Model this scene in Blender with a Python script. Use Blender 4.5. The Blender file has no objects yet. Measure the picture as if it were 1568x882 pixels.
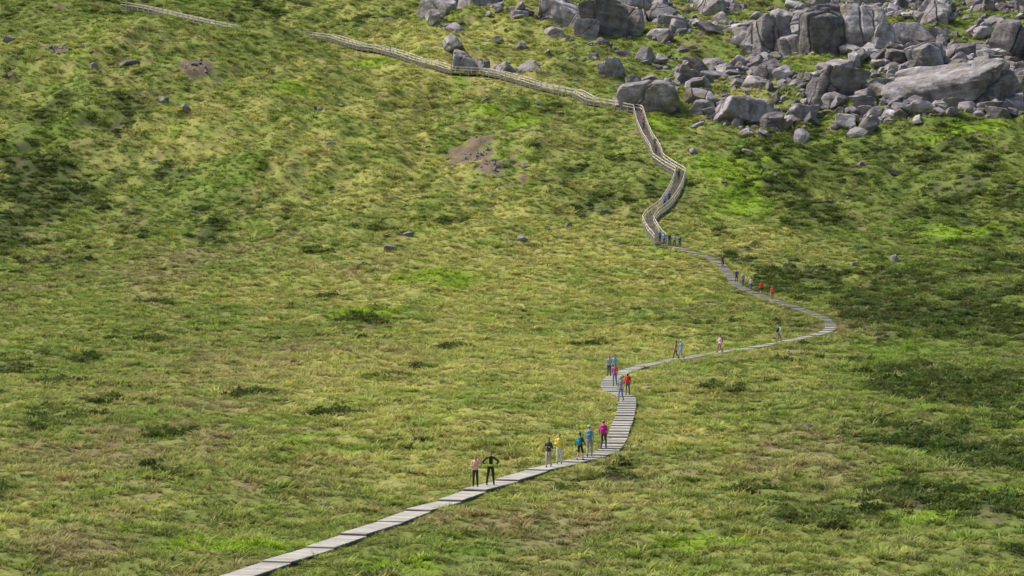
import bpy, bmesh, math, numpy as np
from mathutils import Vector
rng=np.random.default_rng(11)
F=4355.0
scene=bpy.context.scene
C=bpy.context.collection
# ------------------------------------------------------------------ terrain
KY=[-4000,-600,-60,0,20,40,60,80,100,116,150,180,200,240,285,320,350,380,420,470,520,560,600,660,720,800,900,1100,1500,4000,9000]
KZ=[-20,-5,2,-1.7,-5.5,-9.5,-12.5,-14.6,-15.4,-15.5,-15.3,-15.2,-14.9,-15.3,-15.9,-14.9,-13.5,-11.7,-7.3,3,15,24,33,45,58,72,85,95,90,60,40]
ty=np.arange(-200,1600,1.0); tz=np.interp(ty,KY,KZ)
k=np.exp(-0.5*(np.arange(-25,26)/8.0)**2);k/=k.sum()
tzp=np.convolve(np.pad(tz,25,mode='edge'),k,'valid')
def sstep(t):
    t=np.clip(t,0,1);return t*t*(3-2*t)
def smooth(x,y):
    x=np.asarray(x,float);y=np.asarray(y,float)
    z=np.where((y>-190)&(y<1590),np.interp(y,ty,tzp),np.interp(y,KY,KZ))
    z=z+8.5*sstep((-x-25)/60)*np.exp(-((y-555)/45)**2)
    z=z+3.5*np.exp(-((x+49)/8)**2-((y-592)/10)**2)
    u=sstep((y-330)/150)
    z=z+0.35*np.sin(x/17+1.3)*np.sin(y/31)*(1+2.5*u)+0.9*u*np.sin(x/11+y/40)
    return z
TAB=np.random.default_rng(5).uniform(-1,1,(8,256,256))
def vn(x,y,s=0):
    T=TAB[s%8]; x=x+s*37.3; y=y+s*91.7
    xi=np.floor(x).astype(int);yi=np.floor(y).astype(int)
    fx=x-xi;fy=y-yi;fx=fx*fx*(3-2*fx);fy=fy*fy*(3-2*fy)
    a=T[yi&255,xi&255];b=T[yi&255,(xi+1)&255];c=T[(yi+1)&255,xi&255];d=T[(yi+1)&255,(xi+1)&255]
    return (a*(1-fx)+b*fx)*(1-fy)+(c*(1-fx)+d*fx)*fy
def fbm(x,y,s=0,o=4):
    x=np.asarray(x,float);y=np.asarray(y,float)
    t=0;a=1;n=0
    for i in range(o):
        t=t+a*vn(x*0.96-y*0.28,x*0.28+y*0.96,s+i);n+=a;a*=0.55;x=x*2.07;y=y*2.07
    return t/n*1.5
# ------------------------------------------------------------------ paths (world metres)
walk=[(-14.1,104.5),(-12.6,110.8),(-10.8,117.3),(-9.4,123.4),(-8.0,127.5),(-6.9,132.8),(-5.6,136.9),(-4.4,142.3),(-2.8,146.8),(-1.7,151.6),(-0.1,155.9),(1.7,161.9),(3.3,165.5),(4.7,168.5),(5.8,172.3),(6.6,179.3),(7.1,186.2),(7.6,192.6),(8.2,202.5),(8.4,209.8),(7.7,215.3),(7.6,222.9),(8.4,233.4),(10.2,245.2),(12.8,257.2),(16.6,271.9),(20.7,285.1),(24.7,293.4),(28.1,300.6),(31.5,307.4),(34.5,314.1),(36.0,320.8),(36.6,329.2),(36.2,337.9),(34.6,349.0),(32.7,359.4),(31.1,369.6),(30.0,377.3),(29.7,387.2),(29.3,396.8),(28,404.4),(25.9,409.4),(24.3,413.6),(21.8,416.5)]
stair=[(21.8,416.5),(21,423.3),(20.5,429.9),(21.6,434.9),(23.7,440.4),(25.3,448.1),(26.5,455.4),(27.6,464.7),(26,469.6),(24.4,475.7),(24.3,483.6),(23.4,494.8),(23,506.7),(23,520.3),(18.8,524.9),(14.7,528.4),(12.4,536.5),(10,538.5),(4.5,545.1),(2,549.4),(-1.8,554.4),(-5.6,558.2),(-8.8,559.2),(-12.1,560.3),(-14.8,564.9),(-18.8,570),(-23.1,578.3),(-27.4,585.4),(-30.9,588.5),(-34.6,594.4),(-37.6,600),(-43,604),(-50,606),(-57,607),(-64,612),(-72,619),(-80,627),(-87,632)]
HD=.17
def hfac(y): return 1-HD*.06*(1-sstep((np.asarray(y,float)-340)/70))
walk=[(x*float(hfac(y)),y*float(hfac(y))) for x,y in walk]
def catmull(P,n=12):
    P=[np.array(p,float) for p in P];Q=[2*P[0]-P[1]]+P+[2*P[-1]-P[-2]];o=[]
    for i in range(1,len(Q)-2):
        a,b,c,d=Q[i-1:i+3]
        for t in np.linspace(0,1,n,endpoint=False):
            o.append(0.5*(2*b+(c-a)*t+(2*a-5*b+4*c-d)*t*t+(3*b-a-3*c+d)*t**3))
    o.append(P[-1]);return np.array(o)
def resample(P,step):
    s=np.concatenate([[0],np.cumsum(np.hypot(*np.diff(P,axis=0).T))])
    t=np.arange(0,s[-1],step)
    return np.stack([np.interp(t,s,P[:,0]),np.interp(t,s,P[:,1])],1)
WK=catmull(walk);ST=resample(np.array(stair,float),0.25)
kk=np.ones(5)/5
ST=np.stack([np.convolve(np.pad(ST[:,i],2,mode='edge'),kk,'valid') for i in range(2)],1)
allp=np.concatenate([resample(WK,1.0),ST[::4]])
GX=np.arange(-110,60,1.0);GY=np.arange(90,660,1.0)
gx,gy=np.meshgrid(GX,GY);D=np.full(gx.shape,1e9)
for p in allp: D=np.minimum(D,(gx-p[0])**2+(gy-p[1])**2)
D=np.sqrt(D)
def dist(x,y):
    fx=np.clip(np.asarray(x,float)-GX[0],0,len(GX)-1.001);fy=np.clip(np.asarray(y,float)-GY[0],0,len(GY)-1.001)
    xi=fx.astype(int);yi=fy.astype(int);a=fx-xi;b=fy-yi
    return (D[yi,xi]*(1-a)+D[yi,xi+1]*a)*(1-b)+(D[yi+1,xi]*(1-a)+D[yi+1,xi+1]*a)*b
SC=[(-6.5,490,5.5,16),(-3,474,4,13),(-59,534,4,6),(-87,548,4,4)]
def ell(x,y,e,w=0.35):
    cx,cy,a,b=e
    nx_=x+fbm(x/4,y/7,3,3)*a*w; ny_=y+fbm(x/4,y/7,5,3)*b*w
    return np.clip(1.4-1.1*np.sqrt(((nx_-cx)/a)**2+((ny_-cy)/b)**2),0,1)
def height(x,y):
    z=smooth(x,y);d=dist(x,y)
    f=0.06+0.94*sstep((d-1.0)/6);f2=0.15+0.85*sstep((d-0.8)/2)
    hill=sstep((y-400)/80)
    near=np.exp(-np.clip(np.abs(y-400)-700,0,1e9)/400)
    z=z+near*f*(0.42*fbm(x/13,y/15,0,3)*(1+3.6*hill)+0.32*fbm(x/3.3,y/3.6,2,3)*(1+0.8*hill))
    z=z+near*f2*0.09*fbm(x/0.9,y/0.9,4,2)
    return z
# ------------------------------------------------------------------ vegetation colour field
PAT={'H':[(34,240,6,24),(-38,150,10,16),(88,455,14,24),(29,178,8,28),(62,345,13,34),(22,140,6,12),(-46,268,8,24),(-66,385,10,26),(70,400,12,26),(-30,196,6,12),(-17,330,5,14),(-55,470,8,10),(-30,455,8,9),(-76,454,12,56),(-49,440,15,26),(35,220,9,70),(51,335,14,42),(14,458,12,20),(58,493,23,18),(44,457,12,26),(77,468,13,29),(38,381,9,20),(17,141,7,10),(-77,507,14,10),(-77,632,36,50),(2,525,7,10)],  # heather; side and corner ellipses also paint vignette darkening into the colour
'Y':[(-3,382,27,75),(-2,300,20,45),(-18,250,12,30),(-18,473,22,38),(-21,558,23,25),(41,418,10,18),(58,579,8,27),(-50,497,17,20),(-4,216,14,50),(10,193,5,32),(45,541,7,13),(-14,602,22,20),(-36,520,16,40)],
'B':[(-24,162,10,46),(-23,249,11,50),(-12,153,5,13),(22,171,9,24),(-52,392,13,35),(38,320,9,13),(-1,134,5,8),(-20,393,8,13)],
'M':[(-5,524,3.5,7),(2,511,3.5,4),(-40,527,5,8),(-13,126,4,2.5),(-5,120,2,2),(80,498,10,3),(36,461,6,21),(9,129,2,2),(20,138,2,2.5),(26,510,4,6),(-30,575,8,3),(69,434,6,4),(-9,381,6,8),(-18,340,5,8)]}
def colour(x,y):
    x=np.asarray(x,float);y=np.asarray(y,float)
    def mx(c,t,w): return c*(1-w[...,None])+np.array(t)*w[...,None]
    c=np.zeros(x.shape+(3,))+np.array((.148,.176,.040))
    n1=fbm(x/22,y/45,1,4);n2=fbm(x/5,y/11,3,4);n3=fbm(x/1.7,y/2.6,6,3);n4=fbm(x/9,y/20,5,4)
    W={k_:np.zeros(x.shape) for k_ in PAT}
    for k_,L in PAT.items():
        for e in L: W[k_]=np.maximum(W[k_],ell(x,y,e,0.5))
    R_=sstep((x-8-.05*y)/(8+.06*y))
    c=mx(c,(.282,.270,.075),np.clip(0.18+0.6*n1+0.7*n3+0.95*W['Y']-0.35*W['H']-.28*R_,0,1)*.93)
    c=mx(c,(.200,.160,.080),np.clip(-0.12+0.8*n4+0.45*n3+0.7*W['B']-.3*W['Y'],0,1)*.75)
    c=mx(c,(.085,.120,.022),R_*np.clip(.6+.6*n2+.4*n1,0,1)*.85)
    c=mx(c,(.110,.175,.024),np.clip(-0.15+1.2*fbm(x/7,y/14,2,4)-0.3*W['B'],0,1)*.7)
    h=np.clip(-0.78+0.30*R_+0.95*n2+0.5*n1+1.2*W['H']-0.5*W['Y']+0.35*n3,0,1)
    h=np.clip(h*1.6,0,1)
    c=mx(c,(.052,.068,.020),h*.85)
    m=np.clip(1.6*W['M']+0.7*n3*W['M'],0,1);m=np.maximum(m,np.clip(-1.25+2.2*fbm(x/6,y/10,7,3),0,1)*.5)
    c=mx(c,(.180,.262,.022),m*.85)
    pt=fbm(x/2.6,y/3.4,0,3)*.75+n2*.45
    p=np.clip((pt-0.72)*5,0,1)*(1-m)
    c=mx(c,(.035,.028,.016),p*.8)
    s=np.zeros(x.shape)
    for e in SC: s=np.maximum(s,np.clip((ell(x,y,e,0.8)-0.30+0.5*n3)*3,0,1))
    c=mx(c,(.155,.112,.080),s*.95)
    return c*np.array((1.40,1.42,1.44)),h,s
# ------------------------------------------------------------------ helpers
def newmat(name):
    m=bpy.data.materials.new(name);m.use_nodes=True;nt=m.node_tree
    b=nt.nodes['Principled BSDF'];return m,nt,b
def N(nt,t,**kw):
    n=nt.nodes.new(t)
    for a,v in kw.items(): setattr(n,a,v)
    return n
def setv(b,**kw):
    for a,v in kw.items():
        b.inputs[a.replace('_',' ')].default_value=v
def mesh_np(name,V,Fq,mat=None,col=None,smooth_=False,parent=None,mats=None,midx=None):
    me=bpy.data.meshes.new(name);V=np.asarray(V,np.float32);Fq=np.asarray(Fq,np.int32)
    me.vertices.add(len(V));me.vertices.foreach_set('co',V.ravel())
    n=Fq.shape[1];me.loops.add(Fq.size);me.loops.foreach_set('vertex_index',Fq.ravel())
    me.polygons.add(len(Fq));me.polygons.foreach_set('loop_start',np.arange(0,Fq.size,n,dtype=np.int32))
    me.polygons.foreach_set('use_smooth',np.full(len(Fq),smooth_))
    if mats:
        for m in mats: me.materials.append(m)
        me.polygons.foreach_set('material_index',np.asarray(midx,np.int32))
    elif mat: me.materials.append(mat)
    me.update(calc_edges=True)
    if col is not None:
        a=me.color_attributes.new('col','FLOAT_COLOR','POINT')
        a.data.foreach_set('color',np.concatenate([col,np.ones((len(col),1))],1).astype(np.float32).ravel())
    o=bpy.data.objects.new(name,me);return o
# ------------------------------------------------------------------ materials
def ground_mat():
    m,nt,b=newmat('moorland_ground')
    at=N(nt,'ShaderNodeAttribute',attribute_name='col')
    geo=N(nt,'ShaderNodeNewGeometry')
    n=N(nt,'ShaderNodeTexNoise');n.inputs['Scale'].default_value=2.3;n.inputs['Detail'].default_value=8;n.inputs['Roughness'].default_value=.7
    nt.links.new(geo.outputs['Position'],n.inputs['Vector'])
    r=N(nt,'ShaderNodeMapRange');r.inputs['From Min'].default_value=.3;r.inputs['From Max'].default_value=.7;r.inputs['To Min'].default_value=.5;r.inputs['To Max'].default_value=1.0
    nt.links.new(n.outputs['Fac'],r.inputs['Value'])
    mx=N(nt,'ShaderNodeVectorMath',operation='SCALE');nt.links.new(at.outputs['Color'],mx.inputs[0]);nt.links.new(r.outputs[0],mx.inputs['Scale'])
    nt.links.new(mx.outputs[0],b.inputs['Base Color'])
    bp=N(nt,'ShaderNodeBump');bp.inputs['Strength'].default_value=.8;bp.inputs['Distance'].default_value=.2
    nt.links.new(n.outputs['Fac'],bp.inputs['Height']);nt.links.new(bp.outputs[0],b.inputs['Normal'])
    setv(b,Roughness=.95);b.inputs['Specular IOR Level'].default_value=.1
    return m
def leaf_mat(name,lo,hi,zr,tr_=.35):
    m,nt,b=newmat(name);nt.nodes.remove(b)
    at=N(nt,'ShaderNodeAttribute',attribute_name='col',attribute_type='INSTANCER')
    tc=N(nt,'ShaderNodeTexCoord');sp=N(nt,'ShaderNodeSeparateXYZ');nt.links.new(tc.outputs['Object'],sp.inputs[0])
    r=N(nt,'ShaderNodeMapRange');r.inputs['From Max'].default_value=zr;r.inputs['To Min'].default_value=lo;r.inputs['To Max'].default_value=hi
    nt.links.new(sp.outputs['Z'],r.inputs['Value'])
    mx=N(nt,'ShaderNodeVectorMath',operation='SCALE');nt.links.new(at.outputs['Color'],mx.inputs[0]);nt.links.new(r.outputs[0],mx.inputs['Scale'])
    df=N(nt,'ShaderNodeBsdfDiffuse');nt.links.new(mx.outputs[0],df.inputs[0])
    tr=N(nt,'ShaderNodeBsdfTranslucent');nt.links.new(mx.outputs[0],tr.inputs[0])
    ms=N(nt,'ShaderNodeMixShader');ms.inputs[0].default_value=tr_
    out=nt.nodes['Material Output'];nt.links.new(df.outputs[0],ms.inputs[1]);nt.links.new(tr.outputs[0],ms.inputs[2]);nt.links.new(ms.outputs[0],out.inputs[0])
    return m
def rock_mat(name,k_):
    m,nt,b=newmat(name)
    tc=N(nt,'ShaderNodeTexCoord');oi=N(nt,'ShaderNodeObjectInfo');geo=N(nt,'ShaderNodeNewGeometry')
    of=N(nt,'ShaderNodeVectorMath',operation='SCALE');of.inputs[0].default_value=(71,43,97);nt.links.new(oi.outputs['Random'],of.inputs['Scale'])
    sc=N(nt,'ShaderNodeVectorMath',operation='SCALE');nt.links.new(tc.outputs['Object'],sc.inputs[0]);sc.inputs['Scale'].default_value=k_
    pos=N(nt,'ShaderNodeVectorMath',operation='ADD');nt.links.new(sc.outputs[0],pos.inputs[0]);nt.links.new(of.outputs[0],pos.inputs[1])
    n1=N(nt,'ShaderNodeTexNoise');n1.inputs['Scale'].default_value=.45;n1.inputs['Detail'].default_value=9;n1.inputs['Roughness'].default_value=.68;nt.links.new(pos.outputs[0],n1.inputs['Vector'])
    cr=N(nt,'ShaderNodeValToRGB');e=cr.color_ramp.elements
    e[0].position=.30;e[0].color=(.11,.098,.094,1);e[1].position=.72;e[1].color=(.56,.53,.515,1)
    k1=e.new(.44);k1.color=(.24,.208,.212,1);k2=e.new(.56);k2.color=(.37,.338,.342,1)
    nt.links.new(n1.outputs['Fac'],cr.inputs[0])
    mp2=N(nt,'ShaderNodeMapping');nt.links.new(pos.outputs[0],mp2.inputs['Vector']);mp2.inputs['Scale'].default_value=(.1,.15,1.7);mp2.inputs['Rotation'].default_value=(.12,-.1,0)
    n2=N(nt,'ShaderNodeTexNoise');n2.inputs['Scale'].default_value=1;n2.inputs['Detail'].default_value=6;nt.links.new(mp2.outputs[0],n2.inputs['Vector'])
    r2=N(nt,'ShaderNodeMapRange');r2.inputs['From Min'].default_value=.3;r2.inputs['From Max'].default_value=.7;r2.inputs['To Min'].default_value=.78;r2.inputs['To Max'].default_value=1.18;nt.links.new(n2.outputs['Fac'],r2.inputs['Value'])
    r3=N(nt,'ShaderNodeMapRange');r3.inputs['To Min'].default_value=.5;r3.inputs['To Max'].default_value=1.12;nt.links.new(oi.outputs['Random'],r3.inputs['Value'])
    mu=N(nt,'ShaderNodeMath',operation='MULTIPLY');nt.links.new(r2.outputs[0],mu.inputs[0]);nt.links.new(r3.outputs[0],mu.inputs[1])
    mx=N(nt,'ShaderNodeVectorMath',operation='SCALE');nt.links.new(cr.outputs[0],mx.inputs[0]);nt.links.new(mu.outputs[0],mx.inputs['Scale'])
    n4=N(nt,'ShaderNodeTexNoise');n4.inputs['Scale'].default_value=.35;n4.inputs['Detail'].default_value=5;nt.links.new(geo.outputs['Position'],n4.inputs['Vector'])
    r4=N(nt,'ShaderNodeMapRange');r4.inputs['From Min'].default_value=.53;r4.inputs['From Max'].default_value=.68;r4.inputs['To Max'].default_value=.7;nt.links.new(n4.outputs['Fac'],r4.inputs['Value'])
    mc=N(nt,'ShaderNodeMix',data_type='RGBA');nt.links.new(r4.outputs[0],mc.inputs[0]);nt.links.new(mx.outputs[0],mc.inputs[6]);mc.inputs[7].default_value=(.22,.185,.11,1)
    nt.links.new(mc.outputs[2],b.inputs['Base Color'])
    n3=N(nt,'ShaderNodeTexNoise');n3.inputs['Scale'].default_value=1.3;n3.inputs['Detail'].default_value=9;n3.inputs['Roughness'].default_value=.7;nt.links.new(pos.outputs[0],n3.inputs['Vector'])
    sc3=N(nt,'ShaderNodeMath',operation='MULTIPLY_ADD');sc3.inputs[1].default_value=.45;nt.links.new(n2.outputs['Fac'],sc3.inputs[0]);nt.links.new(n3.outputs['Fac'],sc3.inputs[2])
    bp=N(nt,'ShaderNodeBump');bp.inputs['Strength'].default_value=.9;bp.inputs['Distance'].default_value=.4;nt.links.new(sc3.outputs[0],bp.inputs['Height']);nt.links.new(bp.outputs[0],b.inputs['Normal'])
    setv(b,Roughness=.9);b.inputs['Specular IOR Level'].default_value=.2
    return m
def wood_mat(name,c1,c2):
    m,nt,b=newmat(name)
    geo=N(nt,'ShaderNodeNewGeometry')
    n=N(nt,'ShaderNodeTexNoise');n.inputs['Scale'].default_value=1.1;n.inputs['Detail'].default_value=7;n.inputs['Roughness'].default_value=.7;nt.links.new(geo.outputs['Position'],n.inputs['Vector'])
    cr=N(nt,'ShaderNodeValToRGB');e=cr.color_ramp.elements;e[0].position=.3;e[0].color=(*c1,1);e[1].position=.7;e[1].color=(*c2,1);nt.links.new(n.outputs['Fac'],cr.inputs[0])
    rd=N(nt,'ShaderNodeMapRange');rd.inputs['To Min'].default_value=.75;rd.inputs['To Max'].default_value=1.2;nt.links.new(geo.outputs['Random Per Island'],rd.inputs['Value'])
    mx=N(nt,'ShaderNodeVectorMath',operation='SCALE');nt.links.new(cr.outputs[0],mx.inputs[0]);nt.links.new(rd.outputs[0],mx.inputs['Scale']);nt.links.new(mx.outputs[0],b.inputs['Base Color'])
    setv(b,Roughness=.85);return m
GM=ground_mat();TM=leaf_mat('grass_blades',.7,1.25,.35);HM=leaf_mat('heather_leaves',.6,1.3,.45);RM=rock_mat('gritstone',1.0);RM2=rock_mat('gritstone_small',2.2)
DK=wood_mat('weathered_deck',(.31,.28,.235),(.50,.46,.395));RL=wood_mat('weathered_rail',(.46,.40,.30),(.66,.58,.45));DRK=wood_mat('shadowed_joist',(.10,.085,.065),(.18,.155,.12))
# ------------------------------------------------------------------ terrain mesh
def spaced(segs):
    o=[segs[0][0]]
    for a,b_,s in segs: o+=list(np.arange(a+s,b_+1e-6,s))
    return np.array(o)
xp=spaced([(0,44,.4),(44,70,.6),(70,135,.95)]);xp=np.concatenate([xp,xp[-1]+np.cumsum(1.2*1.16**np.arange(42))])
xs=np.concatenate([-xp[:0:-1],xp])
ysg=spaced([(96,210,.32),(210,420,.45),(420,680,.65)])
ysg=np.concatenate([(96-np.cumsum(1.0*1.15**np.arange(45)))[::-1],ysg,ysg[-1]+np.cumsum(1.0*1.14**np.arange(52))])
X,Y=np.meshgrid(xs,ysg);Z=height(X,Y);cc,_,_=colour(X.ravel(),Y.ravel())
nx=len(xs);ny=len(ysg);i=np.arange(nx*ny).reshape(ny,nx)
f=np.stack([i[:-1,:-1],i[:-1,1:],i[1:,1:],i[1:,:-1]],-1).reshape(-1,4)
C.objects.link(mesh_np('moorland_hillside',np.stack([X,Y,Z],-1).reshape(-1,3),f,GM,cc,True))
# ------------------------------------------------------------------ instancing
def instancer(name,P,R,S,I,col,coll):
    me=bpy.data.meshes.new(name);n=len(P);me.vertices.add(n);me.vertices.foreach_set('co',np.asarray(P,np.float32).ravel())
    for nm,t,key,d in (('rot','FLOAT_VECTOR','vector',R),('scl','FLOAT_VECTOR','vector',S),('idx','INT','value',I)):
        a=me.attributes.new(nm,t,'POINT');a.data.foreach_set(key,np.asarray(d,np.int32 if t=='INT' else np.float32).ravel())
    a=me.attributes.new('col','FLOAT_COLOR','POINT');a.data.foreach_set('color',np.concatenate([col,np.ones((n,1))],1).astype(np.float32).ravel())
    o=bpy.data.objects.new(name,me);C.objects.link(o)
    g=bpy.data.node_groups.new(name,'GeometryNodeTree')
    g.interface.new_socket('Geometry',in_out='INPUT',socket_type='NodeSocketGeometry');g.interface.new_socket('Geometry',in_out='OUTPUT',socket_type='NodeSocketGeometry')
    gi=g.nodes.new('NodeGroupInput');go=g.nodes.new('NodeGroupOutput');ip=g.nodes.new('GeometryNodeInstanceOnPoints')
    ci=g.nodes.new('GeometryNodeCollectionInfo');ci.inputs['Collection'].default_value=coll;ci.inputs['Separate Children'].default_value=True;ci.inputs['Reset Children'].default_value=True
    def na(nm,t):
        q=g.nodes.new('GeometryNodeInputNamedAttribute');q.data_type=t;q.inputs['Name'].default_value=nm;return q.outputs['Attribute']
    er=g.nodes.new('FunctionNodeEulerToRotation');L=g.links.new
    L(gi.outputs[0],ip.inputs['Points']);L(ci.outputs[0],ip.inputs['Instance']);ip.inputs['Pick Instance'].default_value=True
    L(na('idx','INT'),ip.inputs['Instance Index']);L(na('rot','FLOAT_VECTOR'),er.inputs[0]);L(er.outputs[0],ip.inputs['Rotation']);L(na('scl','FLOAT_VECTOR'),ip.inputs['Scale'])
    L(ip.outputs[0],go.inputs[0])
    md=o.modifiers.new('inst','NODES');md.node_group=g
    return o
def tuft(name,nb,hgt,spr,wd,mat,r):
    V=[];Fs=[]
    for j in range(nb):
        a=r.uniform(0,6.283);rr=r.uniform(0,.5)*spr;b0=np.array([math.cos(a)*rr,math.sin(a)*rr,-.05])
        a2=a+r.normal(0,.6);ln=r.uniform(.1,1)*spr;h=hgt*r.uniform(.55,1.1)
        mid=b0+np.array([math.cos(a2)*ln*.35,math.sin(a2)*ln*.35,h*.65]);tip=b0+np.array([math.cos(a2)*ln,math.sin(a2)*ln,h])
        sd=np.array([math.cos(a2+1.57+r.normal(0,.5)),math.sin(a2+1.57),0])*wd/2
        q=len(V);V+=[b0-sd,b0+sd,mid+sd*.8,mid-sd*.8,tip];Fs+=[(q,q+1,q+2),(q,q+2,q+3),(q+3,q+2,q+4)]
    return mesh_np(name,V,Fs,mat)
def bush(name,nl,rad,hgt,ls,mat,r):
    V=[];Fs=[]
    for j in range(nl):
        d=r.normal(0,1,3);d[2]=abs(d[2]);d/=np.linalg.norm(d);q=r.uniform(.55,1.05)
        lump=1+.25*math.sin(d[0]*5+j%3)+.2*math.sin(d[1]*7)
        p=d*np.array([rad,rad,hgt])*q*lump
        t=r.normal(0,1,3);t[2]+=.9;t/=np.linalg.norm(t);s=np.cross(t,r.normal(0,1,3));s/=np.linalg.norm(s)
        l=ls*r.uniform(.6,1.4);n=len(V);V+=[p-s*l*.4,p+s*l*.4,p+t*l];Fs+=[(n,n+1,n+2)]
    return mesh_np(name,V,Fs,mat)
tc_=bpy.data.collections.new('grass_tuft_variants');hc_=bpy.data.collections.new('heather_variants');rc_=bpy.data.collections.new('rock_variants')
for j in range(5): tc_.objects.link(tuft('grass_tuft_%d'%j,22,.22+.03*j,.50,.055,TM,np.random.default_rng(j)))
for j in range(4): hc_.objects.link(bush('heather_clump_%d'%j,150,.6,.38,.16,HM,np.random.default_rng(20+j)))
def scatter(n,dens):
    yy=np.linspace(104,700,1200);w=dens(yy)*(0.2*yy+4)*2;cdf=np.cumsum(w);cdf/=cdf[-1]
    y=np.interp(rng.uniform(0,1,n),cdf,yy);x=rng.uniform(-1,1,n)*(0.2*y+4);return x,y
x,y=scatter(200000,lambda q:1/q)
E_=resample(WK,.05);gE=np.gradient(E_,axis=0);gE/=np.linalg.norm(gE,axis=1)[:,None];jE=rng.integers(0,len(E_),9000);oE=rng.uniform(.74,1.3,9000)*rng.choice([-1,1],9000)
x=np.concatenate([x,E_[jE,0]+gE[jE,1]*oE]);y=np.concatenate([y,E_[jE,1]-gE[jE,0]*oE])
cl=fbm(x/1.3,y/1.6,1,2)
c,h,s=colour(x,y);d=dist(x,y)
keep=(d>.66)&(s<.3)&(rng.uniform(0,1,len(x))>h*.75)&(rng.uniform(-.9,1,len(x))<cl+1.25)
x,y,c,h,cl=x[keep],y[keep],c[keep],h[keep],cl[keep];n=len(x)
sc=(y/150)**.4*rng.uniform(.5,1.3,n)*(0.9+.5*np.clip(cl,-1,1));dd_=dist(x,y);sc*=np.where(dd_<1.0,.55,np.where(dd_<2.0,.8,1))
c=c*rng.uniform(.92,1.4,(n,1))*(1+.3*np.clip(cl,-1,1))[:,None]*(1+rng.normal(0,.06,(n,3)))
straw=rng.uniform(0,1,n)<.18;c[straw]=c[straw]*.5+np.array((.41,.355,.19))*.5
S=np.stack([sc*1.15,sc*1.15,sc*rng.uniform(.6,1.15,n)],1)
R=np.stack([rng.normal(0,.15,n),rng.normal(0,.15,n),rng.uniform(0,6.28,n)],1)
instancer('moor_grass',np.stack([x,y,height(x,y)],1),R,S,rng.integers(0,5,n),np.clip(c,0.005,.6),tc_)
x,y=scatter(60000,lambda q:1/q**.8)
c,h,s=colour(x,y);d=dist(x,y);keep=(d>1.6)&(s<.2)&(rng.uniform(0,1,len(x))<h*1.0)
x,y=x[keep],y[keep]
cl=[(-9,234),(-12,196),(-22,182),(-44,348),(-21,430),(-6.3,292),(-8,250),(8.3,300),(16,215),(-28,410),(-10,437),(-37,232),(-30,211),(-24,363),(-20,215),(24,330),(76,460),(53,404),(59,430),(67,423),(39,318),(-15,305),(-38,300),(-19,152),(12,150),(25,262)]
for a,b_ in cl:
    m_=rng.integers(18,36);x=np.concatenate([x,a+rng.normal(0,1.0,m_)*(b_/240)**.7]);y=np.concatenate([y,b_+rng.normal(0,1.5,m_)])
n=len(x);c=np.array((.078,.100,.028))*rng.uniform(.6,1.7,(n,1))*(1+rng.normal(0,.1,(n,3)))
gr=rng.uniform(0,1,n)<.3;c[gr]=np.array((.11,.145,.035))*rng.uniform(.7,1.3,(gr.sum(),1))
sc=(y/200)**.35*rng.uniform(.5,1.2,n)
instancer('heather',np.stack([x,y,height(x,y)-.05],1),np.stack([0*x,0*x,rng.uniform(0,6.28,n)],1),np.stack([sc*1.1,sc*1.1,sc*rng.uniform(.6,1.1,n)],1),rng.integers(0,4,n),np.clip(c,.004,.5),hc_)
# ------------------------------------------------------------------ rocks
def ico(sub):
    bm=bmesh.new();bmesh.ops.create_icosphere(bm,subdivisions=sub,radius=1);bm.verts.ensure_lookup_table()
    V=np.array([v.co[:] for v in bm.verts]);Fc=np.array([[v.index for v in f_.verts] for f_ in bm.faces]);bm.free();return V,Fc
ICO={3:ico(3),4:ico(4),6:ico(6)}
def n3d(P,s): return (vn(P[:,0]+P[:,2]*.7,P[:,1]-P[:,2]*.6,s)+vn(P[:,2]*1.1+5,P[:,0]*.9-P[:,1]*.5,s+3))*.5
def rock(name,size,sub,r,boxy=.75,cracks=2,mat=None):
    V,Fc=ICO[sub];size=np.array(size)/2
    pl=[]
    for ax in range(3):
        for sg in (-1,1):
            q=np.zeros(3);q[ax]=sg;q+=r.normal(0,.24,3);q/=np.linalg.norm(q);pl.append((q,r.uniform(.66,.95)))
    for j in range(9):
        q=r.normal(0,1,3);q/=np.linalg.norm(q);pl.append((q,r.uniform(boxy,boxy+.3)))
    pw=r.uniform(20,44);acc=np.zeros(len(V))
    for q,dd in pl: acc+=np.clip((V@q)/dd,0,None)**pw
    rr=acc**(-1/pw);P=V*rr[:,None]
    for j in range(cracks):
        q=r.normal(0,1,3);q[2]*=.5;q/=np.linalg.norm(q);o=r.uniform(-.5,.5)
        dd=P@q-o+.10*n3d(P*2.5,j);P=P*(1-.15*np.exp(-(dd/.03)**2)-.03*np.tanh(dd*20))[:,None]
    P=P*(1+.08*n3d(P*1.8,1)+.035*n3d(P*5,2)+(.014*n3d(P*15,4) if sub>4 else 0))[:,None]
    return mesh_np(name,P*size,Fc,mat or RM)
for j in range(10):
    r=np.random.default_rng(60+j);rc_.objects.link(rock('rock_%d'%j,(1.15,.95,.8+.1*(j%3)),4 if j<6 else 3,r,.7,j%2,RM2))
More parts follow.
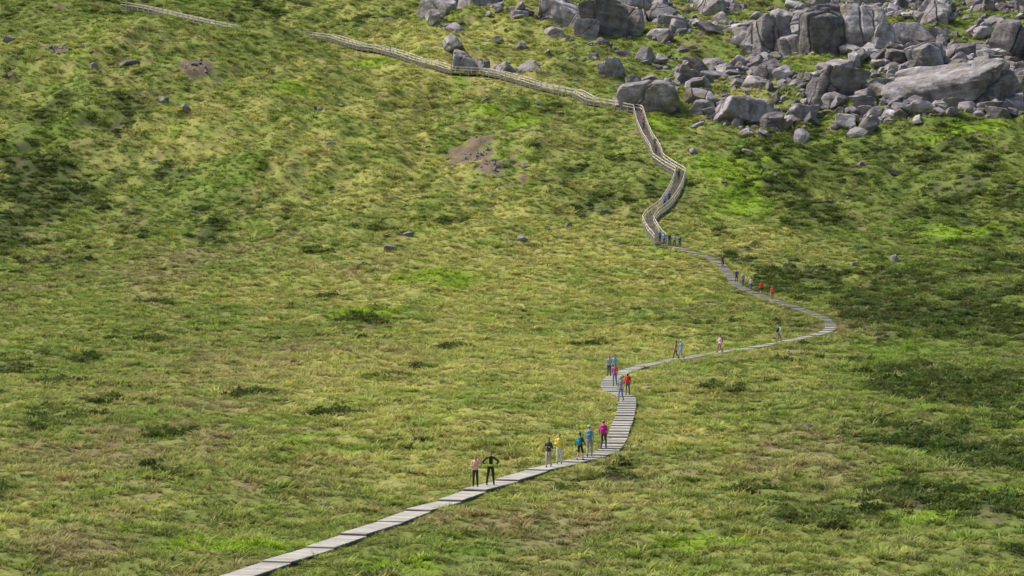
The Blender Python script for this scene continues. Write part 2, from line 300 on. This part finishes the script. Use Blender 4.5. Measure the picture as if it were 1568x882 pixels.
H=[(79.7,518.1,21,8.6,-.06),(62.5,570.4,8.5,11.5,.05),(69.8,571.5,9.5,12.5,-.1),(74.5,569,5,7,.1),(52.9,582.8,9.4,8.4,.15),(56.6,577,5.5,5.5,-.1),(19.4,601.1,9,10,.2),(25,604,7,8,-.2),(9.4,620.6,8.5,8,.1),(26.5,638.6,8.8,8,0),(25.8,521.9,10,5.6,-.05),(20.5,527,5,3.5,.1),(-9.6,563.4,5,4.2,.1),(-6,565,4,3.4,-.2),(40.9,516.1,9,5,.12),(59.2,525.6,8.4,5.5,.1),(61.8,543.7,7.5,5.5,-.1),(84.6,599.7,8,6,0),(101.5,582,7,10,.2),(85.8,508.4,6,3.8,0),(-15.7,630.4,6,6,.1),(-5.7,642.9,7,6,0),(34.5,613.1,6,4.5,.1),(61.1,597.9,7,6,-.1),(70,539.2,6,4,.1),(34.6,527.2,6,4,.2),(19.4,562,5,3.6,0),(33.6,551.9,5,3.4,.1),(81.3,558.1,7.6,5,-.2),(40.9,564.2,4.5,3.4,0),(73.7,521.9,5,4,.1),(50.1,552.3,6,3.4,.1),(47,512.5,5,3.0,0),(52.5,519,5.5,3.4,.2),(93,540,7,5,0),(97,522,6,4.4,.1),(90,570,6,5,.2),(15.5,596,6,5,0),(13,612,6,5,.2),(31,596,5,3,0),(33,630,7,5,.1),(45,640,8,6,0),(72,610,8,7,.1),(92,615,7,6,0)]
for j,(a,b_,w,hh,tl) in enumerate(H):
    r=np.random.default_rng(300+j);dep=w*r.uniform(.6,.85)
    o=rock('boulder',(w*1.15,dep*1.1,hh*1.3),6 if w>5.5 else 4,r,.84 if w>8 else .74,4 if w>8 else 2)
    yy=b_+dep*.35;o.location=(a,yy,float(height(a,yy))+hh*.20);o.rotation_euler=(r.normal(0,.15),tl+r.normal(0,.1),r.normal(0,.4));C.objects.link(o)
def blockmask(x,y):
    yl=np.interp(x,[-26,-18,-10,3,8,16,24,30,60,110],[628,604,552,545,555,538,524,508,502,497])
    m=sstep((y-yl)/10)*(.25+.75*sstep((x-20)/45))
    m*=np.clip(.5+1.4*fbm(x/9,y/14,4,3),.02,1.3)
    for e in ((58,579,7,22),(45,541,6,9),(-2,600,16,22),(42,590,8,18)): m*=1-.85*ell(x,y,e,.3)
    return m*np.clip((690-y)/30,0,1)
x=rng.uniform(-30,130,36000);y=rng.uniform(495,690,36000);k_=rng.uniform(0,1.2,36000)<blockmask(x,y)*.88
x,y=x[k_],y[k_];n=len(x);sz=np.clip(.62*rng.pareto(1.8,n)+.45,.45,3.8)
k_=dist(x,y)>sz*.6+1.2;x,y,sz=x[k_],y[k_],sz[k_]
small=[(-63,514.8),(-71.2,534.7),(-78.5,534.3),(-58.2,506.3),(-60.8,485.1),(-31.9,531.7),(-31.2,490.9),(-17.4,407.9),(-15.5,424.7),(8.5,428.3),(1.5,417.6),(-36.9,349.4),(-46.7,312.9),(59.5,485.5),(64.1,476.9),(43.6,468.1),(47.7,396.5),(53.9,400.8),(30.6,478.6),(2.3,475.9),(-34.8,516.4),(-98.5,559),(-93.3,531.7),(-27.4,634),(40.3,486.9),(-4.8,533.9),(5,530.8),(19.2,182.9),(-12,194.4)]
sx=np.array(small)[:,0];sy=np.array(small)[:,1];ss=.8+.0020*sy*rng.uniform(.2,.9,len(sx));ss*=1.12;ss[11:13]=.6;ss[-2:]=.4
rx=rng.uniform(-110,110,60);ry=rng.uniform(400,560,60);rs=rng.uniform(.3,.75,60);kq=dist(rx,ry)>2
rx,ry,rs=rx[kq],ry[kq],rs[kq]
qx=[];qy=[]
for e in SC:
    qx+=list(e[0]+rng.normal(0,.4,25)*e[2]);qy+=list(e[1]+rng.normal(0,.4,25)*e[3])
x=np.concatenate([x,sx,rx,qx]);y=np.concatenate([y,sy,ry,qy]);sz=np.concatenate([sz,ss,rs,rng.uniform(.25,.8,len(qx))]);n=len(x)
instancer('rock_scree',np.stack([x,y,height(x,y)+sz*.18],1),np.stack([rng.normal(0,.4,n),rng.normal(0,.4,n),rng.uniform(0,6.28,n)],1),np.stack([sz*rng.uniform(.8,1.5,n),sz,sz*rng.uniform(.6,1.15,n)],1),rng.integers(0,10,n),np.ones((n,3))*.3,rc_)
# ------------------------------------------------------------------ timber
class B:
    def __init__(s): s.V=[];s.F=[];s.M=[]
    def box(s,p,q,w,h,m,up=(0,0,1)):
        p=np.array(p,float);q=np.array(q,float);d=q-p;L=np.linalg.norm(d);d/=L
        sd=np.cross(d,up);sd/=np.linalg.norm(sd);u=np.cross(sd,d);n=len(s.V)
        for e in (p,q):
            for a,b_ in ((-1,-1),(1,-1),(1,1),(-1,1)): s.V.append(e+sd*a*w/2+u*b_*h/2)
        s.F+=[(n,n+1,n+2,n+3),(n+7,n+6,n+5,n+4),(n,n+4,n+5,n+1),(n+1,n+5,n+6,n+2),(n+2,n+6,n+7,n+3),(n+3,n+7,n+4,n)];s.M+=[m]*6
r=np.random.default_rng(9)
bw=B();P=resample(WK,.05);s_=np.arange(len(P))*.05
DECK=[]
pos=0.0
while pos<s_[-1]-1.0:
    yv=float(np.interp(pos,s_,P[:,1]))
    L=r.uniform(4.6,6.2) if yv<160 else (r.uniform(1.15,1.45) if (yv<226 or yv>318) else r.uniform(2.2,3.2))
    if yv<226 and yv>172: L=r.uniform(1.5,1.9)
    L=min(L,s_[-1]-pos)
    def at(t): return np.array([np.interp(t,s_,P[:,0]),np.interp(t,s_,P[:,1])])
    a=at(pos);b_=at(pos+L);za=float(smooth(*a))+HD;zb=float(smooth(*b_))+HD
    mid=(za+zb)/2;slope=zb-za;st=.022 if L<2 else (.02 if L<4 else .042)
    off=r.uniform(-.025,.025)
    za=mid-slope*.25+off+st;zb=mid+slope*.25+off-st
    d=(b_-a)/np.linalg.norm(b_-a);gap=.05 if L>4 else .12
    b_=b_-d*gap
    Lr=np.linalg.norm(b_-a);wd=1.29+r.uniform(-.03,.03);sd=np.array([d[1],-d[0]])
    npk=max(3,int(Lr/.19));pw=Lr/npk
    for j in range(npk):
        t0=(j+.04)*pw/Lr;t1=(j+.94)*pw/Lr;jz=r.uniform(-.006,.006)
        p=np.append(a+(b_-a)*t0,za+(zb-za)*t0+jz);q=np.append(a+(b_-a)*t1,za+(zb-za)*t1+jz)
        bw.box(p,q,wd+r.uniform(-.03,.03),.045,0)
    for sg in (-1,1,0):
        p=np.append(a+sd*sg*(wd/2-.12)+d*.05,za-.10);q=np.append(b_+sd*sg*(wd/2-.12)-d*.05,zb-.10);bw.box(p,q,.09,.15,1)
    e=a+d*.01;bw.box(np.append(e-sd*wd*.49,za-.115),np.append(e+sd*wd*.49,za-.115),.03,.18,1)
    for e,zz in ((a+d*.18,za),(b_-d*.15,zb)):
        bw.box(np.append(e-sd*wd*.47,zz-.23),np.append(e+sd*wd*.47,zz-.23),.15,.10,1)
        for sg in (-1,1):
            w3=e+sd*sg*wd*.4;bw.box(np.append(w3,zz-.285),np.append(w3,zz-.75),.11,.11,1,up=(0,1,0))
    for t in np.linspace(0,1,8): DECK.append((*(a+(b_-a)*t),za+(zb-za)*t+.025))
    pos+=L
C.objects.link(mesh_np('boardwalk',bw.V,bw.F,mats=[DK,DRK],midx=bw.M))
sw=B();s_=np.arange(len(ST))*.25;pos=0;posts=[]
while pos<s_[-1]-1:
    L=.85
    def at(t): return np.array([np.interp(t,s_,ST[:,0]),np.interp(t,s_,ST[:,1])])
    a=at(pos);b_=at(pos+L);z=float(smooth(*((a+b_)/2)))+.34
    d=(b_-a)/np.linalg.norm(b_-a);sd=np.array([d[1],-d[0]]);wd=1.5
    sw.box(np.append(a-d*.06,z),np.append(b_-d*.03,z),wd,.07,0)
    sw.box(np.append(a+d*.04-sd*wd/2*.96,z-.14),np.append(a+d*.04+sd*wd/2*.96,z-.14),.05,.2,2)
    posts.append((a,sd,z))
    for t in (0,.5,1): DECK.append((*(a+(b_-a)*t),z+.035))
    pos+=L
for sg in (-1,1):
    last=None
    for j in range(0,len(posts),2):
        a,sd,z=posts[j];p=a+sd*sg*.84
        p=p+r.normal(0,.02,2)
        sw.box(np.append(p,z-.7),np.append(p,z+1.22),.15,.15,2,up=(0,1,0))
        if last is not None:
            for hh,th in ((1.14,.15),(.62,.13),(-.10,.2)):
                u0=np.append(last[0],last[1]+hh);u1=np.append(p,z+hh);e=(u1-u0);e/=np.linalg.norm(e)
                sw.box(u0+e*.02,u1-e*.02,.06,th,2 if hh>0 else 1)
        last=(p,z)
C.objects.link(mesh_np('wooden_stairway',sw.V,sw.F,mats=[DK,DRK,RL],midx=sw.M))
DECK=np.array(DECK)
# ------------------------------------------------------------------ people
MC={}
def cloth(c,rough=.85):
    key=tuple(round(q,3) for q in c)
    if key in MC: return MC[key]
    m,nt,b=newmat('cloth_%d'%len(MC));tc=N(nt,'ShaderNodeTexCoord');n=N(nt,'ShaderNodeTexNoise');n.inputs['Scale'].default_value=9;n.inputs['Detail'].default_value=4
    nt.links.new(tc.outputs['Object'],n.inputs['Vector']);cr=N(nt,'ShaderNodeValToRGB');e=cr.color_ramp.elements
    e[0].position=.35;e[0].color=(*[q*.8 for q in c],1);e[1].position=.65;e[1].color=(*[min(1,q*1.15) for q in c],1)
    nt.links.new(n.outputs['Fac'],cr.inputs[0]);nt.links.new(cr.outputs[0],b.inputs['Base Color']);setv(b,Roughness=rough);MC[key]=m;return m
def cap_mesh(a,b_,ra,rb,seg=10):
    a=np.array(a,float);b_=np.array(b_,float);d=b_-a;L=np.linalg.norm(d);d/=L
    t=np.array([1,0,0]) if abs(d[0])<.8 else np.array([0,1,0]);u=np.cross(d,t);u/=np.linalg.norm(u);w=np.cross(d,u)
    rings=[]
    for ph in (-75,-45,-15): rings.append((a+d*ra*math.sin(math.radians(ph)),ra*math.cos(math.radians(ph))))
    for ph in (15,45,75): rings.append((b_+d*rb*math.sin(math.radians(ph)),rb*math.cos(math.radians(ph))))
    return rings_mesh([(c_,u*r_,w*r_) for c_,r_ in rings],seg)
def rings_mesh(R,seg):
    V=[];Fs=[]
    for c_,u,w in R:
        for j in range(seg):
            t=6.28318*j/seg;V.append(c_+u*math.cos(t)+w*math.sin(t))
    for i_ in range(len(R)-1):
        for j in range(seg):
            a=i_*seg+j;b_=i_*seg+(j+1)%seg;Fs.append((a,b_,b_+seg,a+seg))
    V.append(np.mean(V[:seg],0));V.append(np.mean(V[-seg-1:-1],0));n=len(V)
    for j in range(seg):
        Fs.append(((j+1)%seg,j,n-2));a=(len(R)-1)*seg;Fs.append((a+j,a+(j+1)%seg,n-1))
    return V,Fs
def ell_mesh(c_,r_,pw=2.0,seg=14):
    R=[];c_=np.array(c_,float)
    for ph in np.linspace(-80,80,11):
        s1=math.sin(math.radians(ph));c1=math.cos(math.radians(ph));e=2/pw
        R.append((c_+np.array([0,0,math.copysign(abs(s1)**e,s1)*r_[2]]),np.array([r_[0]*c1**e,0,0]),np.array([0,r_[1]*c1**e,0])))
    V,Fs=rings_mesh(R,seg)
    if pw>2:
        V=[np.array(v) for v in V]
        for q in V:
            a=math.atan2((q[1]-c_[1])/r_[1],(q[0]-c_[0])/r_[0]);k2=1/max(abs(math.cos(a)),abs(math.sin(a)));k2=1+(k2-1)*.7;q[0]=c_[0]+(q[0]-c_[0])*k2;q[1]=c_[1]+(q[1]-c_[1])*k2
    return V,Fs
ARM={'down':((.235,-.03,1.13),(.245,.05,.89)),'hips':((.43,-.07,1.17),(.21,.05,1.02)),'face':((.37,.13,1.40),(.13,.15,1.63)),
'phone':((.235,.0,1.13),(.13,.25,1.20)),'fwd':((.23,.07,1.13),(.22,.26,.98)),'back':((.235,-.13,1.15),(.24,-.14,.90)),'rail':((.27,.05,1.15),(.42,.2,1.10))}
def person(x,y,face,H=1.72,top=(.2,.2,.3),bot=(.03,.03,.04),skin=(.50,.30,.21),hair=(.05,.03,.02),shoe=(.05,.045,.04),pack=None,hat=None,legs='stand',aR='down',aL='down',shorts=False,sleeve=True,longhair=False,lean=0.0,fine=False,name='hiker',lat=0,trim=None,slim=1.0):
    s=H/1.75;prim=[]
    def cap(a,b_,ra,rb,l): prim.append(('c',np.array(a,float),np.array(b_,float),ra,rb,l))
    def el(c_,r_,l,pw=2.0): prim.append(('e',np.array(c_,float),np.array(r_,float),pw,0,l))
    T=[(.84,.13,.10),(.90,.165,.12),(.97,.165,.12),(1.08,.14,.105),(1.24,.165,.115),(1.37,.175,.11),(1.44,.13,.085),(1.49,.07,.06)]
    T=[(z_,a*slim,b2*slim) for z_,a,b2 in T]
    for sg,arm in ((1,aR),(-1,aL)):
        e,w=ARM[arm];e=np.array(e)*(sg,1,1);w=np.array(w)*(sg,1,1);sh=np.array((.18*slim*sg,0,1.39))
        cap(sh,e,.058,.047,'top');cap(e,w,.043,.033,'top' if sleeve else 'skin')
    if legs=='stand': LG=[((.09,0,.88),(.10,.02,.49),(.12,-.01,.10)),((-.09,0,.88),(-.10,.02,.49),(-.12,-.01,.10))]
    elif legs=='apart': LG=[((.09,0,.88),(.15,.03,.49),(.20,.0,.10)),((-.09,0,.88),(-.13,.02,.49),(-.16,-.01,.10))]
    else: LG=[((.09,0,.88),(.10,.17,.50),(.09,.24,.10)),((-.09,0,.88),(-.10,.0,.47),(-.10,-.26,.15))]
    for hp,kn,an in LG:
        cap(hp,kn,.092*slim,.066,'bot')
        if shorts: cap(kn,an,.054,.038,'skin')
        else: cap(kn,an,.066,.052,'bot')
        cap((an[0],an[1]-.04,an[2]-.05),(an[0],an[1]+.15,.04),.046,.04,'shoe')
    cap((0,0,1.46),(0,.01,1.56),.056,.052,'skin')
    el((0,.012,1.635),(.073,.092,.113),'skin');el((0,.045,1.572),(.046,.052,.042),'skin');cap((0,.095,1.645),(0,.117,1.618),.010,.015,'skin')
    for sg in (1,-1): el((sg*.077,.0,1.63),(.014,.022,.033),'skin')
    el((0,-.012,1.668),(.086,.103,.100),'hair')
    if longhair: el((0,-.07,1.54),(.080,.05,.13),'hair')
    if hat: el((0,-.004,1.70),(.092,.108,.07),'hat');el((0,.02,1.695),(.14,.16,.018),'hat')
    if pack:
        el((0,-.20,1.22),(.14,.10,.25),'pack',4);el((0,-.30,1.15),(.10,.05,.13),'pack',3)
        for sg in (1,-1): cap((sg*.11,-.10,1.43),(sg*.11,.08,1.42),.022,.022,'pack');cap((sg*.11,.10,1.41),(sg*.125,.105,1.16),.022,.02,'pack')
    V=[];Fs=[]
    def add(vf):
        o=len(V);V.extend(vf[0]);Fs.extend([tuple(i_+o for i_ in f_) for f_ in vf[1]])
    add(rings_mesh([(np.array([0,0,z_]),np.array([a,0,0]),np.array([0,b2,0])) for z_,a,b2 in T],18))
    for p in prim: add(cap_mesh(p[1],p[2],p[3],p[4]) if p[0]=='c' else ell_mesh(p[1],p[2],p[3]))
    me=bpy.data.meshes.new('t');me.from_pydata([tuple(v) for v in V],[],Fs);o=bpy.data.objects.new('t',me);C.objects.link(o)
    md=o.modifiers.new('r','REMESH');md.mode='VOXEL';md.voxel_size=.013 if fine else .019;md.use_smooth_shade=True
    dg=bpy.context.evaluated_depsgraph_get();ev=o.evaluated_get(dg);em=ev.to_mesh()
    nv=len(em.vertices);co=np.zeros(nv*3,np.float32);em.vertices.foreach_get('co',co);co=co.reshape(-1,3).astype(float)
    Fq=[tuple(p.vertices) for p in em.polygons];cen=np.array([co[list(f_)].mean(0) for f_ in Fq]);ev.to_mesh_clear();bpy.data.objects.remove(o);bpy.data.meshes.remove(me)
    labs=['top','bot','skin','hair','shoe','pack','hat','dark','trim']
    tz_=[t[0] for t in T];rx_=np.interp(cen[:,2],tz_,[t[1] for t in T]);ry_=np.interp(cen[:,2],tz_,[t[2] for t in T])
    dd=np.abs(np.sqrt((cen[:,0]/rx_)**2+(cen[:,1]/ry_)**2)-1)*ry_+np.where((cen[:,2]>1.5)|(cen[:,2]<.83),9,0);best=dd;lab=np.where(cen[:,2]<.93,1,0)
    for p in prim:
        if p[0]=='c':
            ab=p[2]-p[1];t=np.clip(((cen-p[1])@ab)/(ab@ab),0,1);q=p[1]+t[:,None]*ab;dd=np.abs(np.linalg.norm(cen-q,axis=1)-(p[3]+(p[4]-p[3])*t))
        else:
            q=(cen-p[1])/p[2];rn=(np.abs(q)**p[3]).sum(1)**(1/p[3]);dd=np.abs(rn-1)*p[2].min()
        k3=dd<best;best=np.where(k3,dd,best);lab=np.where(k3,labs.index(p[5]),lab)
    if trim: lab[(lab==0)&(np.abs(cen[:,2]-1.02)<.05)]=8;lab[(lab==0)&(np.abs(np.abs(cen[:,0])-.13)<.03)&(cen[:,1]>0)&(cen[:,2]>1.05)&(cen[:,2]<1.35)]=8
    V=list(co);Fs=list(Fq);lab=list(lab)
    def add2(vf,l):
        o=len(V);V.extend(vf[0]);Fs.extend([tuple(i_+o for i_ in f_) for f_ in vf[1]]);lab.extend([l]*len(vf[1]))
    for sg in (1,-1): add2(ell_mesh((sg*.03,.096,1.645),(.013,.01,.008),2,6),7)
    add2(ell_mesh((0,.094,1.583),(.022,.008,.006),2,6),8 if not trim else 7)
    for sg,arm in ((1,aR),(-1,aL)):
        e,w=ARM[arm];e=np.array(e)*(sg,1,1);w=np.array(w)*(sg,1,1);d=(w-e)/np.linalg.norm(w-e)
        l=np.array([0,1.,0]);l=l-d*(l@d)
        if np.linalg.norm(l)<.4: l=np.array([0,0,1.])-d*d[2]
        l/=np.linalg.norm(l);n_=np.cross(d,l)*sg
        add2(cap_mesh(w,w+d*.05,.030,.034,8),2)
        for k4,fl in enumerate((.78,.95,1.0,.92)):
            b0=w+d*.07+l*(-.033+.022*k4);m1=b0+d*.042*fl+n_*.008;t1=m1+d*.030*fl+n_*.02
            add2(cap_mesh(b0,m1,.0095,.009,6),2);add2(cap_mesh(m1,t1,.009,.007,6),2)
        b0=w+d*.02+l*.03;m1=b0+d*.03+l*.025;add2(cap_mesh(b0,m1,.012,.011,6),2);add2(cap_mesh(m1,m1+d*.03,.011,.008,6),2)
    V=np.array(V);V[:,1]+=lean*np.maximum(0,V[:,2]-.9);V*=s
    me=bpy.data.meshes.new(name);me.from_pydata([tuple(v) for v in V],[],Fs)
    for c_ in (top,bot,skin,hair,shoe,pack or (.1,.1,.1),hat or (.1,.1,.1),(.02,.015,.012),trim or (.35,.10,.09)): me.materials.append(cloth(c_))
    me.polygons.foreach_set('material_index',np.array(lab,np.int32));me.polygons.foreach_set('use_smooth',np.ones(len(Fs),bool));me.update()
    ob=bpy.data.objects.new(name,me);C.objects.link(ob)
    f_=float(hfac(y));x*=f_;y*=f_
    j=np.argmin((DECK[:,0]-x)**2+(DECK[:,1]-y)**2);dx=np.array([x,y])-DECK[j,:2];L=np.linalg.norm(dx)
    if L>.46: dx*=.46/L
    ob.location=(DECK[j,0]+dx[0],DECK[j,1]+dx[1],DECK[j,2]+.003);ob.rotation_euler=(0,0,math.radians(face))
    return ob
K=(.015,.015,.018);NAVY=(.02,.03,.09);JE=(.08,.12,.22)
person(-2.2,151.9,175,1.66,top=(.80,.40,.34),bot=K,hair=(.22,.12,.05),aR='phone',aL='face',sleeve=False,longhair=True,fine=True,slim=.92)
person(-1.15,152.9,185,1.82,top=K,bot=K,hair=(.04,.025,.02),aR='hips',aL='hips',legs='apart',trim=(.6,.75,.05),fine=True)
person(2.1,162.6,170,1.66,top=(.06,.04,.06),bot=(.40,.32,.34),aR='phone',aL='phone',legs='walk',longhair=True,fine=True,slim=.92)
person(2.75,164.8,175,1.76,top=(.80,.66,.08),bot=(.62,.60,.55),hair=(.12,.07,.03),legs='stand',aR='phone',fine=True)
person(4.0,166.6,-25,1.62,top=(.05,.06,.07),bot=K,hair=(.03,.02,.02),pack=(.02,.30,.32),legs='walk',shorts=True,aR='fwd',aL='back',fine=True,slim=.95)
person(4.6,168.5,-10,1.84,top=(.32,.42,.42),bot=(.26,.30,.27),hat=(.35,.40,.38),hair=(.2,.2,.2),pack=(.12,.28,.36),legs='walk',aR='back',aL='fwd',fine=True)
person(5.6,173.4,-15,1.74,top=(.60,.02,.26),bot=(.05,.05,.06),hat=(.6,.10,.25),pack=(.55,.02,.22),legs='walk',aR='back',aL='back',fine=True)
person(7.8,205.3,160,1.76,top=(.28,.27,.36),bot=(.18,.22,.33),hair=(.1,.06,.04),legs='walk',aR='down',aL='fwd',sleeve=False)
person(8.6,211.1,-10,1.66,top=(.60,.03,.05),bot=(.10,.10,.11),pack=(.60,.03,.06),hat=(.6,.55,.5),legs='walk',longhair=True)
person(8.1,222.0,170,1.7,top=(.55,.10,.22),bot=(.12,.16,.26),hair=(.12,.07,.03),legs='walk')
person(8.5,235.5,170,1.72,top=(.15,.40,.55),bot=(.05,.06,.10),hair=(.06,.04,.03),legs='walk',aR='rail')
person(8.0,234.0,190,1.7,top=(.35,.35,.40),bot=(.05,.06,.10),hair=(.2,.12,.05))
person(15.3,270,110,1.68,top=(.18,.09,.07),bot=(.05,.03,.04),legs='walk',sleeve=False,longhair=True)
person(16.1,270.6,110,1.74,top=(.15,.30,.50),bot=(.30,.33,.40),legs='walk',hat=(.5,.5,.5))
person(20.9,283.9,120,1.72,top=(.70,.60,.62),bot=(.35,.12,.18),legs='walk',pack=(.6,.10,.25),aR='rail')
person(28.3,301.5,-70,1.80,top=(.60,.60,.62),bot=(.20,.20,.22),pack=(.02,.025,.04),hair=(.03,.03,.03),legs='walk',lean=.25,aR='fwd')
person(29.3,395.5,180,1.72,top=(.12,.07,.07),bot=(.03,.03,.05),legs='walk')
person(30.1,381,170,1.72,top=(.04,.06,.18),bot=(.02,.02,.04),legs='walk')
person(30.7,376.3,175,1.66,top=(.30,.15,.40),bot=JE,legs='walk',hat=(.5,.5,.55))
person(31.2,371.3,170,1.70,top=(.70,.48,.55),bot=(.10,.12,.2),legs='walk')
person(32.1,365.8,-10,1.70,top=(.65,.04,.04),bot=K,legs='walk',shorts=True,aR='rail')
person(32.9,359.3,180,1.72,top=(.65,.12,.04),bot=(.30,.08,.06),legs='walk',sleeve=False)
person(21.7,417.2,180,1.78,top=(.06,.15,.38),bot=K,legs='walk')
person(22.3,416.4,170,1.70,top=(.12,.24,.50),bot=NAVY)
person(23.0,415.3,190,1.70,top=(.03,.03,.05),bot=NAVY,pack=(.05,.10,.25))
person(23.7,414.5,175,1.70,top=(.32,.36,.45),bot=K)
person(24.4,413.6,175,1.64,top=(.04,.07,.22),bot=K,legs='walk')
person(24.3,508.7,0,1.72,top=(.50,.22,.45),bot=(.12,.10,.2),legs='walk',pack=(.6,.08,.38))
person(23.3,503.7,10,1.74,top=(.15,.15,.25),bot=K,legs='walk')
person(24.3,480.9,180,1.72,top=(.28,.12,.10),bot=K,legs='walk')
person(24.4,487,180,1.72,top=(.10,.12,.2),bot=K)
person(23.7,441.3,0,1.74,top=(.15,.25,.55),bot=NAVY,legs='walk',pack=(.1,.15,.4))
person(24.6,444.9,0,1.70,top=(.05,.10,.30),bot=K,legs='walk')
person(27,461,0,1.74,top=(.05,.05,.07),bot=K,legs='walk')
person(-24.8,581.7,60,1.76,top=(.05,.30,.65),bot=NAVY,legs='walk')
person(-26.7,584.5,60,1.72,top=(.5,.5,.5),bot=K,legs='walk')
person(-85,631.5,60,1.75,top=(.05,.10,.30),bot=K,legs='walk')
# ------------------------------------------------------------------ camera & light
tilt=math.atan(141/F)
c=bpy.data.cameras.new('camera');c.sensor_width=36;c.lens=36*F/1568;c.clip_start=.5;c.clip_end=20000
co=bpy.data.objects.new('camera',c);C.objects.link(co);co.rotation_euler=(math.pi/2-tilt,0,0);scene.camera=co
w=bpy.data.worlds.new('World');scene.world=w;w.use_nodes=True;nt=w.node_tree;bg=nt.nodes['Background']
sk=nt.nodes.new('ShaderNodeTexSky');sk.sky_type='NISHITA';sk.sun_disc=False
el_,az=52,-72
sk.sun_elevation=math.radians(el_);sk.sun_rotation=math.radians(az);sk.air_density=1.2;sk.dust_density=3
nt.links.new(sk.outputs[0],bg.inputs[0]);bg.inputs[1].default_value=.15
sl=bpy.data.lights.new('sun','SUN');sl.energy=5.0;sl.angle=math.radians(14);sl.color=(1,.96,.89)
so=bpy.data.objects.new('sun',sl);C.objects.link(so)
dv=Vector((math.sin(math.radians(az))*math.cos(math.radians(el_)),math.cos(math.radians(az))*math.cos(math.radians(el_)),math.sin(math.radians(el_))))
so.rotation_euler=dv.to_track_quat('Z','Y').to_euler();so.location=(0,0,100)
scene.view_settings.view_transform='Standard';scene.view_settings.look='None';scene.view_settings.exposure=0
